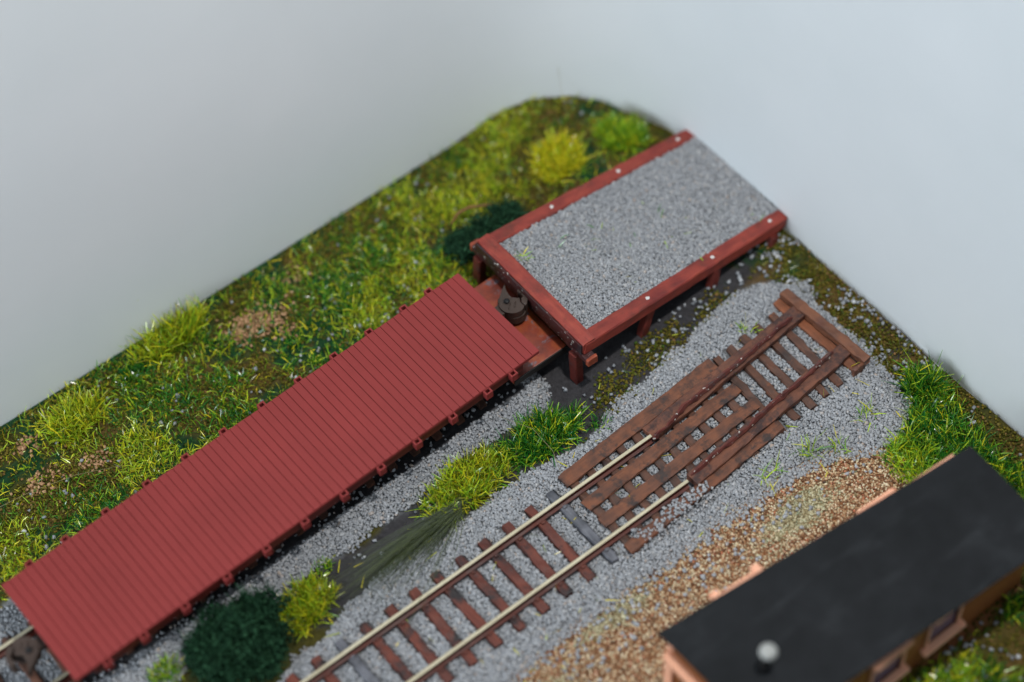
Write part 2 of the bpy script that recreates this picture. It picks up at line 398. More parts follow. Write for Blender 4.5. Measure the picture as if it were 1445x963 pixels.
# ------------------------------------------------------------------ the setting: ground
FB = [(-20, 1.2), (-8.83, 1.39), (-7.91, 1.76), (-6.92, 1.87), (-6.06, 2.11), (-4.43, 2.42), (-3.56, 2.32), (-2.39, 2.28), (-1.18, 2.28), (0.28, 2.25), (1.16, 2.11), (1.9, 2.09), (2.5, 2.2), (3.48, 2.45), (4.94, 2.64), (6.83, 2.98), (8.44, 3.27), (9.42, 2.84), (10.01, 2.28), (9.8, 1.46), (9.89, 0.08), (9.66, -1.31), (9.35, -2.61), (8.86, -3.11), (7.7, -3.34), (6.81, -2.6), (5.47, -2.36), (4.43, -2.37), (2.67, -2.34), (1.23, -2.27), (-0.46, -2.25), (-1.85, -2.18), (-3.34, -2.27), (-4.17, -2.44), (-20, -2.7)]
RB = [(-20, 3.2), (-9.11, 3.28), (-7.58, 3.37), (-6.59, 3.64), (-5.06, 3.5), (-4.44, 3.7), (-3.3, 3.47), (-2.53, 3.7), (-1.38, 3.93), (-0.43, 3.88), (0.54, 3.84), (1.29, 3.52), (1.96, 3.88), (2.3, 5.0), (2.3, 7.6), (0.5, 8.35), (-6, 8.1), (-20, 7.9)]
TAN = [(-20, -2.2), (-4, -2.2), (1, -2.1), (5, -2.1), (7.0, -2.4), (8.0, -3.3), (8.2, -4.4), (8.0, -6.2), (7.8, -8.8), (-2, -8.8), (-20, -8.8)]
VAL = [(-8.2, 3.6), (-7, 2.0), (-4, 2.2), (-1.5, 2.6), (2.2, 2.0), (4, 2.4), (8.5, 3.2), (8.5, 4.6), (1.9, 5.2), (1.8, 3.7), (-2, 3.8), (-5, 3.4)]
def PALE(x, y):
    return np.maximum(np.exp(-((x-4.7)/1.5)**2-((y+3.3)/0.55)**2), np.maximum(0.8*np.exp(-((x+1.0)/1.8)**2-((y+2.55)/0.4)**2), 0.75*np.exp(-((x+3.6)/1.0)**2-((y+3.2)/0.5)**2)))
def ground_z(x, y):
    z = -0.52+0.10*(fbm(x, y, 5.0, 3)-0.5)+0.05*(fbm(x, y, 1.1, 9)-0.5)
    z = z+0.10*smooth(sdist(x, y, FB), -0.1, 0.35)+0.10*smooth(sdist(x, y, RB), -0.1, 0.35)
    z = z+0.45*smooth(np.hypot(x-9.0, y-12.0)*-1, -4.2, -0.5)          # knoll in the far corner
    z = z+0.55*(fbm(x*0+3, y, 2.4, 25)-0.5)*smooth(x, 10.2, 11.0)      # heaped, uneven edges against the card
    z = z+0.9*(fbm(x, y, 1.5, 29)-0.5)*smooth(x+y, 19.0, 20.8)
    return z
def ground():
    sp = 0.11
    xs = np.arange(-19.0, 11.021, sp); ys = np.append(np.arange(-16.0, 13.06, sp), 13.14)
    X, Y = np.meshgrid(xs, ys, indexing='ij')
    # ragged right edge of the scenery and rounded far corner
    ex = 11.15+X*0
    XX = np.where(X > 10.2, 10.2+(X-10.2)*(ex-10.2)/(11.02-10.2), X); YY = Y.copy()
    R = 4.25; cx, cy = 11.0-R, 13.14-R
    dx, dy = np.maximum(XX-cx, 0), np.maximum(YY-cy, 0); corner = (XX > cx) & (YY > cy)
    m = np.maximum(dx, dy); rr = np.hypot(dx, dy)+1e-9; k = np.where(corner, m/rr, 1.0)   # square -> disc
    XX = np.where(corner, cx+dx*k, XX); YY = np.where(corner, cy+dy*k, YY)
    Z = ground_z(XX, YY)
    x, y = XX.ravel(), YY.ravel(); n1, n2, n3 = fbm(x, y, 2.2, 31), fbm(x, y, 0.7, 41), fbm(x, y, 1.2, 51)
    def col(r, gg, b): return np.array(srgb(r, gg, b)[:3])
    olive, dgreen, brown, dark, grv, tan, pale = col(70, 66, 26), col(22, 58, 30), col(92, 72, 36), col(58, 57, 60), col(134, 137, 142), col(140, 92, 60), col(166, 152, 116)
    def mixc(a, b, t): return a*(1-t[:, None])+b*t[:, None]
    C = np.tile(olive, (len(x), 1)); C = mixc(C, brown, smooth(n1, 0.45, 0.65)); C = mixc(C, dgreen, smooth(n3, 0.5, 0.66))
    # bare green-painted edge by the left card
    C = mixc(C, dgreen, smooth(y+0.4*n2, 12.75, 13.0))
    mossr = sdist(x, y, [(1.8, 2.0), (3.7, 2.4), (7, 3.0), (9.2, 3.3), (10.0, 2.2), (9.6, -3), (11.2, -3), (11.2, 4.6), (3, 4.6), (2, 5)])
    C = mixc(C, dark, smooth(mossr, -0.2, 0.3)*smooth(n2+0.12*(y > 3.3)-0.10*(x > 9.3), 0.47, 0.64))
    C = mixc(C, dark, smooth(sdist(x, y, VAL)+0.6*(n2-0.5), -0.15, 0.1))
    C = mixc(C, tan, smooth(sdist(x, y, TAN)+0.6*(n2-0.5), -0.1, 0.15))
    C = mixc(C, pale, smooth(sdist(x, y, TAN), -0.1, 0.15)*smooth(PALE(x, y), 0.35, 0.65))
    C = mixc(C, grv*0.75, smooth(sdist(x, y, FB)+0.5*(n2-0.5), -0.05, 0.1)); C = mixc(C, grv*0.75, smooth(sdist(x, y, RB)+0.5*(n2-0.5), -0.05, 0.1)); C = mixc(C, dark*0.6, smooth(sdist(x, y, [(-12.8, 4.42), (1.6, 4.5), (1.6, 7.4), (-12.8, 7.4)]), -0.1, 0.1))  # last mix paints the flat car's shadow into the ground colour
    nx, ny = X.shape
    I = np.arange(nx*ny).reshape(nx, ny)
    F = np.stack([I[:-1, :-1], I[1:, :-1], I[1:, 1:], I[:-1, 1:]], -1).reshape(-1, 4)
    V = np.stack([x, y, Z.ravel()], 1)
    # skirt: close the slab below
    border = np.concatenate([I[:, 0], I[-1, 1:], I[-2::-1, -1], I[0, -2:0:-1]])
    b0 = len(V); low = V[border].copy(); low[:, 2] = -1.1; V = np.concatenate([V, low]); nb = len(border)
    k = np.arange(nb); F = np.concatenate([F, np.stack([border[k], b0+k, b0+(k+1) % nb, border[(k+1) % nb]], 1)])
    C = np.concatenate([C, np.tile(col(40, 44, 34), (nb, 1))])
    me = mesh_np('ground', V, F, 4)
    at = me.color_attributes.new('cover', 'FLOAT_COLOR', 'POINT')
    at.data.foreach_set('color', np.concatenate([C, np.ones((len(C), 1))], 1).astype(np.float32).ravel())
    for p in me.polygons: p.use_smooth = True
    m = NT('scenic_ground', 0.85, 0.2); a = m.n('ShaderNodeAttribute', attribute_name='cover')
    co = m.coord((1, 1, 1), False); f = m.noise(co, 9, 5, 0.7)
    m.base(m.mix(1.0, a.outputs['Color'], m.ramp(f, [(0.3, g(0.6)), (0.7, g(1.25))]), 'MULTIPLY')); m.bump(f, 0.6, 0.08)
    o = link('ground', me, m.m); tag(o, 'mossy brown and green scenic base of the model layout', 'ground', kind='structure')
ground()

# ------------------------------------------------------------------ loose material
SL_X = [-0.783*k-0.02 for k in range(-1, 24)]           # sleepers of the plain track
OLD_X = [0.62+0.56*k for k in range(15)]                # closely spaced old sleepers under the planks
def in_track(x, y):
    r = (np.abs(np.abs(y)-0.865) < 0.12) & (x < 3.2)
    for k, sx in enumerate(SL_X):
        if sx < 0.35: r |= (np.abs(x-sx) < 0.17) & (np.abs(y) < 1.40)
    for sx in OLD_X: r |= (np.abs(x-sx) < 0.15) & (np.abs(y-0.2-0.04*(sx-3)*1.0) < 1.55)
    return r
def front_ballast():
    x, y = jgrid(-17.5, 10.6, -3.6, 3.6, 0.053)
    s = sdist(x, y, FB)+0.55*(fbm(x, y, 0.8, 61)-0.5)
    p = smooth(s, -0.16, 0.03); keep = (rng.random(len(x)) < p) & ~in_track(x, y)
    x, y = x[keep], y[keep]; z = ground_z(x, y)+0.02+rng.uniform(0, 0.04, len(x))
    # ballast spilled over the near crossing plank
    xs, ys_ = jgrid(0.8, 3.35, -1.62, -1.03, 0.062); k = rng.random(len(xs)) < 0.62*smooth(fbm(xs, ys_, 0.5, 66)+0.16*smooth(xs, 2.3, 3.0)+0.16*smooth(-ys_, 1.1, 1.5), 0.46, 0.66)
    x = np.concatenate([x, xs[k]]); y = np.concatenate([y, ys_[k]]); z = np.concatenate([z, -0.175-0.16*smooth(-ys_[k], 1.38, 1.6)+rng.uniform(0, 0.03, k.sum())])
    o = link('ballast', stones_mesh('ballast', np.stack([x, y, z], 1), 0.066*rng.choice([0.8, 1.0, 1.0, 1.25], len(x))), M_grav)
    tag(o, 'loose grey stone ballast around the front track and buffer stop', 'gravel', kind='stuff')
front_ballast()
def rear_ballast():
    x, y = jgrid(-17.5, 2.6, 2.6, 8.6, 0.053)
    s = sdist(x, y, RB)+0.6*(fbm(x, y, 0.8, 62)-0.5)
    p = smooth(s, -0.16, 0.04)
    p = np.where((y > 4.45+0.25*(fbm(x, y, 0.7, 64)-0.5)) & (y < 7.4) & (x > -12.9) & (x < 1.6), 0.06, p)  # stones thinned so the painted shade under the car shows
    p = np.where((np.abs(np.abs(y-5.95)-0.88) < 0.12), 0, p)
    keep = rng.random(len(x)) < p
    x, y = x[keep], y[keep]; z = ground_z(x, y)+0.02+rng.uniform(0, 0.04, len(x))
    o = link('ballast', stones_mesh('ballast', np.stack([x, y, z], 1), 0.066*rng.choice([0.8, 1.0, 1.0, 1.25], len(x))), M_grav)
    tag(o, 'grey stone ballast along the track under the red flat car', 'gravel', kind='stuff')
rear_ballast()
def stray_chips():
    """pale chips strewn thinly over the grass, the bare strip and the right edge"""
    P = []
    for (x0, x1, y0, y1, n, r) in ((-12, 2, 8.2, 10.6, 75, 0.5), (-10, 10, 10, 12.6, 30, 0.3), (-7.5, -1.5, 2.2, 3.7, 50, 0.4), (1.5, 9.2, 2.3, 3.9, 70, 0.4), (9.4, 10.95, -3.2, 4.2, 240, 0.4), (3, 8, -11, -8.7, 60, 0.3), (8, 10.8, -6, -3, 20, 0.3)):
        x = rng.uniform(x0, x1, n*2); y = rng.uniform(y0, y1, n*2)
        k = fbm(x, y, 0.9, 71) > 0.47; x, y = x[k], y[k]
        P.append(np.stack([x, y, ground_z(x, y)+0.07], 1))
    P = np.concatenate(P)
    ok = (sdist(P[:, 0], P[:, 1], FB) < 0.05) & (sdist(P[:, 0], P[:, 1], RB) < 0.05); P = P[ok]
    o = link('stray_stone', stones_mesh('stray_stone', P, 0.085), M_pale)
    tag(o, 'pale grey stone chips strewn thinly over grass and dark ground', 'stones', kind='stuff')
stray_chips()
def sand():
    x, y = jgrid(-8, 9.0, -6.5, -1.6, 0.044)
    s = sdist(x, y, TAN)+0.7*(fbm(x, y, 0.7, 63)-0.5)
    keep = (rng.random(len(x)) < smooth(s, -0.2, 0.1)*0.85) & ~((x > -1.1) & (y < -5.4) & (x < 7.5))
    keep &= ~((sdist(x, y, FB) > 0.25))
    x, y = x[keep], y[keep]; z = ground_z(x, y)+rng.uniform(0.0, 0.035, len(x)); P = np.stack([x, y, z], 1)
    pale = PALE(x, y)+0.5*(fbm(x, y, 0.6, 43)-0.5)+0.16*rng.normal(size=len(x)) > 0.5
    tag(link('sand', stones_mesh('sand', P[~pale], 0.048, 0.9), M_sand), 'coarse reddish brown sand strip between grey ballast and black roofed building', 'sand', kind='stuff')
    tag(link('sand', stones_mesh('sand', P[pale], 0.046, 0.9), M_sandp), 'patches of cream coloured sand among the reddish sand', 'sand', kind='stuff')
    n = 700; x = rng.uniform(-4, 8, n); y = rng.uniform(-3.8, -2.2, n)
    k = rng.random(n) < np.exp((y+2.2)*1.2)
    x, y = x[k], y[k]
    tag(link('stray_stone', stones_mesh('stray_stone', np.stack([x, y, ground_z(x, y)+0.05], 1), 0.085), M_grav), 'grey stones strayed from the ballast onto the sand', 'stones', kind='stuff')
sand()
def turf_crumbs():
    x, y = jgrid(-13.5, 11.0, 8.0, 13.0, 0.075)
    k = (rng.random(len(x)) < 0.75*smooth(fbm(x, y, 1.2, 51), 0.62, 0.42)+0.15); x, y = x[k], y[k]
    x2, y2 = jgrid(1.8, 11.0, -7.0, 5.0, 0.075)
    s = sdist(x2, y2, [(1.8, 2.0), (3.7, 2.5), (7, 3.0), (9.2, 3.2), (10.0, 2.2), (9.8, 0), (9.6, -3.2), (8.0, -3.8), (8.2, -7), (11.0, -7), (11.0, 4.4), (9, 3.9), (3.4, 3.6)])+0.5*(fbm(x2, y2, 0.8, 81)-0.5)
    k = (rng.random(len(x2)) < smooth(s, -0.2, 0.2)*smooth(fbm(x2, y2, 0.9, 83)+0.08*(x2 > 9.0), 0.34, 0.52)); x = np.concatenate([x, x2[k]]); y = np.concatenate([y, y2[k]])
    x3, y3 = jgrid(-2, 11.0, -12.0, -8.5, 0.09); k = rng.random(len(x3)) < 0.6; x = np.concatenate([x, x3[k]]); y = np.concatenate([y, y3[k]])
    R = 4.2; cx, cy = XW-R, YW-R; ok = ~((x > cx) & (y > cy) & (np.hypot(x-cx, y-cy) > R-0.1)); x, y = x[ok], y[ok]
    P = np.stack([x, y, ground_z(x, y)+rng.uniform(0, 0.06, len(x))], 1)
    tag(link('moss', stones_mesh('moss', P, 0.058, 0.9), M_crumb), 'olive brown mossy turf crumbs covering the bare ground', 'moss', kind='stuff')
    P = []
    for (cx, cy, r, n) in ((-3.18, 11.38, 0.5, 240), (-2.4, 11.2, 0.45, 60), (-10.5, 10.66, 0.5, 70), (-10.28, 12.0, 0.4, 40), (-9.1, 10.3, 0.4, 60), (-2.4, 10.6, 0.3, 25), (-1.2, 11.9, 0.5, 30)):
        a = rng.normal(0, 0.5*r, (n, 2)); P.append(np.stack([cx+a[:, 0]*1.2, cy+a[:, 1], ground_z(cx+a[:, 0]*1.2, cy+a[:, 1])+rng.uniform(0.01, 0.07, n)], 1))
    tag(link('bare_earth', stones_mesh('bare_earth', np.concatenate(P), 0.07, 0.9), M_bare), 'pinkish crumbs of bare earth showing in the grass behind the flat car', 'earth', kind='stuff')
turf_crumbs()

# ------------------------------------------------------------------ grass
YB = [(-8.74, 11.73, 1.0), (-5.49, 12.17, 1.0), (-7.92, 9.67, 1.0), (-6.31, 9.24, 1.1), (2.77, 12.0, 1.0), (4.07, 11.08, 1.3), (2.45, 10.34, 1.1), (5.89, 11.34, 1.1), (7.0, 12.2, 0.9), (0.72, 10.1, 0.8), (-0.21, 9.5, 0.9), (-12.3, 9.21, 1.0), (0.05, 11.68, 0.7), (1.6, 9.0, 0.9), (3.2, 9.0, 0.7)]
GB = [(-6.82, 12.1, 1.0), (-4.33, 10.4, 1.1), (-2.49, 9.5, 0.9), (-0.54, 10.49, 1.1), (1.17, 11.2, 1.0), (-1.81, 11.56, 0.9), (5.75, 12.4, 0.8), (1.99, 9.37, 0.8), (-6.43, 10.89, 0.9), (-4.12, 11.84, 0.8), (-1.2, 12.5, 0.7), (-9.9, 9.0, 0.8), (-5.0, 9.0, 0.9)]
def blob(x, y, B):
    s = np.zeros(len(x))
    for bx, by, r in B: s = np.maximum(s, np.exp(-((x-bx)**2+(y-by)**2)/(r*r)*1.3))
    return s
def in_corner(x, y, m=0.12):
    R = 4.2; cx, cy = XW-R, YW-R
    return ~((x > cx) & (y > cy) & (np.hypot(x-cx, y-cy) > R-m)) & (y < YW-m) & (x < XW-m)
def rear_grass():
    n = 76000
    x = rng.uniform(-13.8, 10.6, n); y = rng.uniform(8.15, 12.95, n)
    by, bgn = blob(x, y, YB), blob(x, y, GB); nz = fbm(x, y, 0.9, 91)
    away = (x < 3.2) | (y > 8.7+0.02*x)
    dy = (rng.random(n) < np.clip(by*0.88+0.06, 0, 1)*smooth(nz, 0.31, 0.58)) & in_corner(x, y) & away
    dg = (rng.random(n) < np.clip(bgn*0.8+0.10, 0, 1)*smooth(1-nz, 0.32, 0.62)) & in_corner(x, y) & away
    P = lambda k: np.stack([x[k], y[k], ground_z(x[k], y[k])], 1)
    tag(link('grass', blades_mesh('grass', P(dy), 0.31, 0.025, 1.05), M_ft), 'bright yellow green grass fibres in patches behind the red flat car', 'grass', kind='stuff')
    tag(link('grass', blades_mesh('grass', P(dg), 0.32, 0.025, 1.05), M_fg), 'dark green grass fibres between the yellow patches behind the flat car', 'grass', kind='stuff')
rear_grass()
def side_grass():
    n = 26000
    x = rng.uniform(7.2, 10.9, n); y = rng.uniform(-9.5, -1.9, n)
    s = sdist(x, y, [(7.6, -3.3), (8.6, -3.2), (9.4, -2.8), (10.0, -1.9), (10.7, -1.7), (10.7, -3.2), (10.2, -4.2), (10.4, -5.6), (10.3, -9.5), (8.1, -9.5), (8.1, -5.5), (7.4, -4.6)])+0.5*(fbm(x, y, 0.8, 92)-0.5)
    k = (rng.random(n) < smooth(s, -0.1, 0.35)*0.62); dk = fbm(x, y, 1.4, 95) > 0.5-0.12*(y > -3.0)
    for kk, m, lb in ((k & ~dk, M_fm, 'yellowish tall grass between the black roof corner and white card'), (k & dk, M_fg, 'green tall grass mixed among the yellow blades at right edge')):
        tag(link('grass', blades_mesh('grass', np.stack([x[kk], y[kk], ground_z(x[kk], y[kk])], 1), 0.50, 0.029, 0.7), m), lb, 'grass', kind='stuff')
    n = 16000
    x = rng.uniform(-1, 9, n); y = rng.uniform(-12, -8.75, n); k = rng.random(n) < smooth(fbm(x, y, 1.3, 96), 0.35, 0.6)*0.9
    x, y = x[k], y[k]; dk = fbm(x, y, 1.6, 97) > 0.5
    for kk, m, lb in ((~dk, M_fm, 'mixed green grass in front of the windowed building wall'), (dk, M_fg, 'dark green grass in front of the windowed building wall')):
        tag(link('grass', blades_mesh('grass', np.stack([x[kk], y[kk], ground_z(x[kk], y[kk])], 1), 0.42, 0.034, 0.8), m), lb, 'grass', kind='stuff')
side_grass()
def tuft(name, label, cx, cy, rx, ry, rot, n, mat, ln, lean, cat='grass tuft', group=None, wd=0.031, outward=0.35):
    n = int(n*1.35); a = rng.uniform(0, 2*np.pi, n); r = np.sqrt(rng.random(n))*(1+0.25*(vnoise(np.cos(a)*2, np.sin(a)*2, 0.7, int(abs(cx*100)))-0.5)*2)
    u, v = r*np.cos(a)*rx, r*np.sin(a)*ry; c, s = math.cos(rot), math.sin(rot)
    x, y = u*c-v*s, u*s+v*c
    kp = rng.random(n) < smooth(fbm(cx+x, cy+y, 0.5, 17), 0.22, 0.46)*smooth(1.3-r, 0.0, 0.5); x, y = x[kp], y[kp]; n = len(x)
    az = np.where(rng.random(n) < outward, np.arctan2(y, x)+rng.normal(0, 0.9, n), rng.uniform(0, 2*np.pi, n))
    z = ground_z(cx+x, cy+y); z0 = float(ground_z(np.array([cx]), np.array([cy]))[0])
    o = link(name, blades_mesh(name, np.stack([x, y, z-z0], 1), ln, wd, lean, az), mat, None, (cx, cy, z0))
    return tag(o, label, cat, group or ('grass sprigs on the gravel' if 'sprig' in name else 'grass tufts on the layout'))
tuft('grass_tuft', 'yellow green tuft between the two tracks, beside dark green tuft', -1.6, 3.05, 1.55, 0.66, 0.12, 1900, M_ft, 0.5, 0.75)
tuft('grass_tuft', 'dark glossy green tuft beside the left end of the plank crossing', 0.95, 3.0, 1.25, 0.62, -0.05, 1900, M_fg, 0.5, 0.85)
tuft('grass_tuft', 'small yellow green tuft touching the dark green bush', -7.1, 2.85, 0.85, 0.6, 0.3, 1300, M_ft, 0.4, 0.7)
tuft('grass_tuft', 'small low green tuft at the bottom edge, left of the dark bush', -11.06, 3.55, 0.45, 0.3, 0, 350, M_fm, 0.3, 0.7)
tuft('grass_tuft', 'yellow tuft standing nearest the lower left end of the white card', -8.74, 11.73, 0.85, 0.5, 0.1, 900, M_ft, 0.6, 0.65)
tuft('grass_tuft', 'tall yellow green tuft leaning against the white card at left', -5.1, 12.35, 1.2, 0.45, 0.05, 1100, M_ft, 0.75, 0.4)
tuft('grass_tuft', 'round bright yellow tuft behind the far side beam of the ramp', 7.48, 10.3, 0.75, 0.65, 0.3, 1300, M_fy, 0.5, 0.6)
tuft('grass_tuft', 'green and yellow tuft next to the far end of the ramp beam', 9.55, 9.75, 0.75, 0.55, -0.8, 1200, M_fm, 0.5, 0.6)
tuft('grass_tuft', 'upright dark green tuft at the ragged right edge of the scenery', 10.15, -2.55, 0.5, 0.5, 0, 600, M_fg, 0.75, 0.45)
sprigs = [(6.22, -2.15, 'sparse green sprig with yellow blades on the grey ballast', 26, 0.6), (7.05, -2.55, 'low green sprig where ballast meets sand and grass', 30, 0.45), (8.35, -2.3, 'single upright green sprig on ballast near the right edge', 22, 0.5), (7.74, 2.0, 'lone glossy green leaf sprig on ballast left of the buffer stop', 16, 0.45), (4.9, -2.0, 'thin green blade pair by the ballast edge near crossing', 8, 0.6), (2.45, 2.3, 'short mossy sprig between dark tuft and crossing plank', 60, 0.3), (-6.1, 3.5, 'tiny mossy sprig on the bare dark ground near flat car', 90, 0.22)]
for i, (sx, sy, lb, n, ln) in enumerate(sprigs):
    tuft('grass_sprig', lb, sx, sy, 0.30, 0.24, 0, n+8, M_fm if i != 5 else M_fg, ln, 0.8, 'grass sprig')
def moss_strip():
    n = 13000
    x = rng.uniform(1.6, 10.9, n); y = rng.uniform(-2.4, 4.3, n)
    s = sdist(x, y, [(1.8, 2.2), (3.7, 2.55), (7, 3.1), (9.2, 3.4), (10.0, 2.2), (9.9, 0), (9.8, -2.3), (10.9, -2.3), (10.9, 3.9), (9, 3.7), (3.4, 3.4)])
    k = rng.random(n) < smooth(s, -0.15, 0.15)*smooth(fbm(x, y, 0.8, 83), 0.4, 0.6)*0.5; x, y = x[k], y[k]
    tag(link('grass', blades_mesh('grass', np.stack([x, y, ground_z(x, y)], 1), 0.26, 0.028, 1.1), fibre_mat('mossy_fibre', [(0, srgb(60, 64, 20)), (0.5, srgb(112, 104, 24)), (0.8, srgb(54, 92, 26)), (1, srgb(140, 130, 30))])), 'short olive moss fibres along the ramp foot and right edge', 'grass', kind='stuff')
moss_strip()
# loose fibres dropped on the gravel
def loose():
    n = 130; x = rng.uniform(-9, 9, n); y = rng.uniform(-3, 3.6, n)
    P = np.stack([x, y, ground_z(x, y)+0.09], 1)
    tag(link('grass', blades_mesh('grass', P, 0.34, 0.024, 1.9, None, 0.1), M_fy), 'single loose grass fibres fallen on the grey gravel', 'grass', kind='stuff')
loose()
# olive reed clump: a dense fan of fine bristles swept over the bare strip
def reeds():
    n = 850; cx, cy = -1.95, 2.62
    t = rng.random(n)
    az = math.pi+np.clip(rng.normal(0.10, 0.085, n), -0.03, 0.5)+np.where(rng.random(n) < 0.10, rng.uniform(0, 0.5, n), 0)
    th = 1.40+rng.normal(0, 0.05, n)
    L = 0.7+4.3*t**1.7*rng.uniform(0.7, 1.05, n)
    b = rng.normal(0, 0.07, (n, 3)); b[:, 2] = np.abs(b[:, 2])*0.5+0.06
    d = np.stack([np.cos(az)*np.sin(th), np.sin(az)*np.sin(th), np.cos(th)], 1)
    s = np.stack([-np.sin(az), np.cos(az), 0*az], 1); wd = 0.0055
    p1 = b+d*(L*0.5)[:, None]+np.array([0, 0, 0.05]); p2 = b+d*L[:, None]-np.array([0, 0, 0.10])*(L*0.4)[:, None]
    V = np.stack([b-s*wd, b+s*wd, p1+s*wd, p1-s*wd, p2+s*wd*.3, p2-s*wd*.3], 1)
    F = np.array([[0, 1, 2, 3], [3, 2, 4, 5]])[None]+(np.arange(n)*6)[:, None, None]
    o = link('reed_clump', mesh_np('reed_clump', V, F, 4), M_fo, None, (cx, cy, -0.45))
    tag(o, 'olive fan of fine bristles swept over the dark bare strip', 'reed clump')
reeds()

# ------------------------------------------------------------------ bushes, twig, threads
def bush(label, cx, cy, lobes, n, size, fib):
    z0 = float(ground_z(np.array([cx]), np.array([cy]))[0]); t = thing('bush', label, 'bush', (cx, cy, z0), 0, 'dark green bushes')
    P = []; 
    tot = sum(l[3]**2 for l in lobes)
    for (x, y, z, r) in lobes:
        k = int(n*r*r/tot); d = rng.normal(size=(k, 3)); d /= np.linalg.norm(d, axis=1)[:, None]
        rad = r*1.08*(rng.random(k)**0.62)*(0.62+0.85*vnoise(d[:, 0]*3+x, d[:, 1]*3+d[:, 2]*2, 0.8, 5))
        p = d*rad[:, None]*np.array([1, 1, 0.8])+np.array([x, y, z]); P.append(p[p[:, 2] > 0])
    P = np.concatenate(P)
    link('foliage', stones_mesh('foliage', P, size, 0.6), M_leaf, t)
    k = rng.integers(0, len(P), fib); q = P[k]
    link('fine_twigs', blades_mesh('fine_twigs', q, 0.36, 0.018, 1.0), M_leaf, t)
bush('large dark green bush in front of the flat car, beside yellow tuft', -9.1, 2.95, [(0, 0, 0.45, 0.75), (0.85, 0.35, 0.4, 0.6), (-0.8, -0.35, 0.4, 0.65), (0.55, -0.6, 0.35, 0.55), (-0.1, 0.7, 0.35, 0.5), (-0.9, 0.35, 0.3, 0.5), (0.1, -0.9, 0.3, 0.45)], 6000, 0.065, 11000)
bush('small rounded dark green bush behind the near corner of the ramp', 3.75, 9.45, [(-0.35, -0.05, 0.32, 0.48), (0.35, 0.12, 0.3, 0.42), (1.15, 0.12, 0.32, 0.45), (-0.05, -0.3, 0.25, 0.4), (-0.55, 0.3, 0.2, 0.3)], 5200, 0.06, 3200)
def twig():
    t = tube('twig', [(0, 0, 0), (0.35, 0.12, 0.10), (0.75, 0.05, 0.14), (1.1, -0.15, 0.12), (1.35, -0.25, 0.08)], [0.035, 0.05, 0.05, 0.045, 0.03], wood('twig_bark', srgb(66, 44, 22), srgb(104, 72, 36), srgb(140, 100, 54), SX), None, 7)
    t.location = (3.42, 10.3, -0.05); tag(t, 'bent brown twig lying on the grass by the small bush', 'twig')
twig()
for lb, pts in (('long pale thread trailing over the grass at the left edge', [(-12.3, 10.6, -0.2), (-11, 10.35, -0.1), (-9.8, 10.0, -0.05), (-8.6, 9.45, -0.1)]),
                ('fine pale thread rising along the far corner of the card', [(8.6, 11.2, 0.1), (8.75, 11.6, 0.35), (9.0, 12.1, 1.0), (9.05, 12.2, 2.2)]),
                ('fine thread lying across the dark tuft by the crossing', [(0.3, 3.9, 0.1), (0.7, 3.0, 0.2), (0.75, 2.2, 0.0), (0.55, 1.6, -0.25)])):
    o = tube('thread', [Vector(p)-Vector(pts[0]) for p in pts], 0.0045, M_thread, None, 5); o.location = pts[0]; tag(o, lb, 'thread', 'stray threads')

o = tube('thread', [(0, 0, 0), (0.12, -0.01, 0.1), (0.26, -0.01, 0.22)], 0.014, M_fg, None, 5); o.location = (3.8, YW+0.03, 6.1); tag(o, 'short dark green fibre stuck high on the white card', 'fibre')
o = tube('thread', [(0, 0, 0), (0.15, -0.02, 0.05), (0.32, -0.03, 0.16)], 0.014, M_fy, None, 5); o.location = (-5.85, YW+0.02, 1.0); tag(o, 'short yellow fibre stuck low on the white card at left', 'fibre')
sm = tube('smudge', [(-2.41, YW+0.02, 7.61), (-2.41, YW-0.008, 7.61)], [0.10, 0.07], M_smudge, back, 14)
# ------------------------------------------------------------------ tracks
def rail_mesh(x0, x1, seg=40):
    prof = [(-0.105, -0.27), (0.105, -0.27), (0.105, -0.235), (0.03, -0.205), (0.03, -0.08), (0.05, -0.06), (0.05, -0.012), (0.038, 0.0), (-0.038, 0.0), (-0.05, -0.012), (-0.05, -0.06), (-0.03, -0.08), (-0.03, -0.205), (-0.105, -0.235)]
    bm = bmesh.new(); rings = []
    for i in range(seg+1):
        x = x0+(x1-x0)*i/seg; rings.append([bm.verts.new((x, a, b)) for a, b in prof])
    n = len(prof)
    for i in range(seg):
        for j in range(n):
            f = bm.faces.new((rings[i][j], rings[i][(j+1) % n], rings[i+1][(j+1) % n], rings[i+1][j]))
            f.material_index = 1 if j in (6, 7, 8) else 0
    bm.faces.new(list(reversed(rings[0]))); bm.faces.new(rings[-1])
    return from_bm('rail', bm)
def sleeper_mesh(hw, half, z0, z1, gauge, clips=True, jit=0.012):
    bm = bmesh.new(); bm_timber(bm, (0, -half, (z0+z1)/2), (0, half, (z0+z1)/2), 2*hw, z1-z0, seg=12, jit=jit, ch=0.03)
    if clips:
        for s in (-1, 1):
            for o in (-0.14, 0.14):
                bm_box(bm, -0.055, 0.055, s*gauge+o-0.045, s*gauge+o+0.045, z1-0.02, z1+0.065, bevel=0.018)
    return from_bm('sleeper', bm)
front = thing('railway_track', 'front railway track with bright rail heads and red brown sleepers ending at the plank crossing', 'railway track', (0, 0, 0), 0, 'model railway tracks')
for y, x1 in ((0.865, 3.13), (-0.865, 2.95)):
    r = link('rail', rail_mesh(-16, x1), [M_web, M_head], front); r.location = (0, y, 0)
sl_me = [sleeper_mesh(0.13, 1.375, -0.46, -0.265, 0.865) for _ in range(4)]
sl_first = None
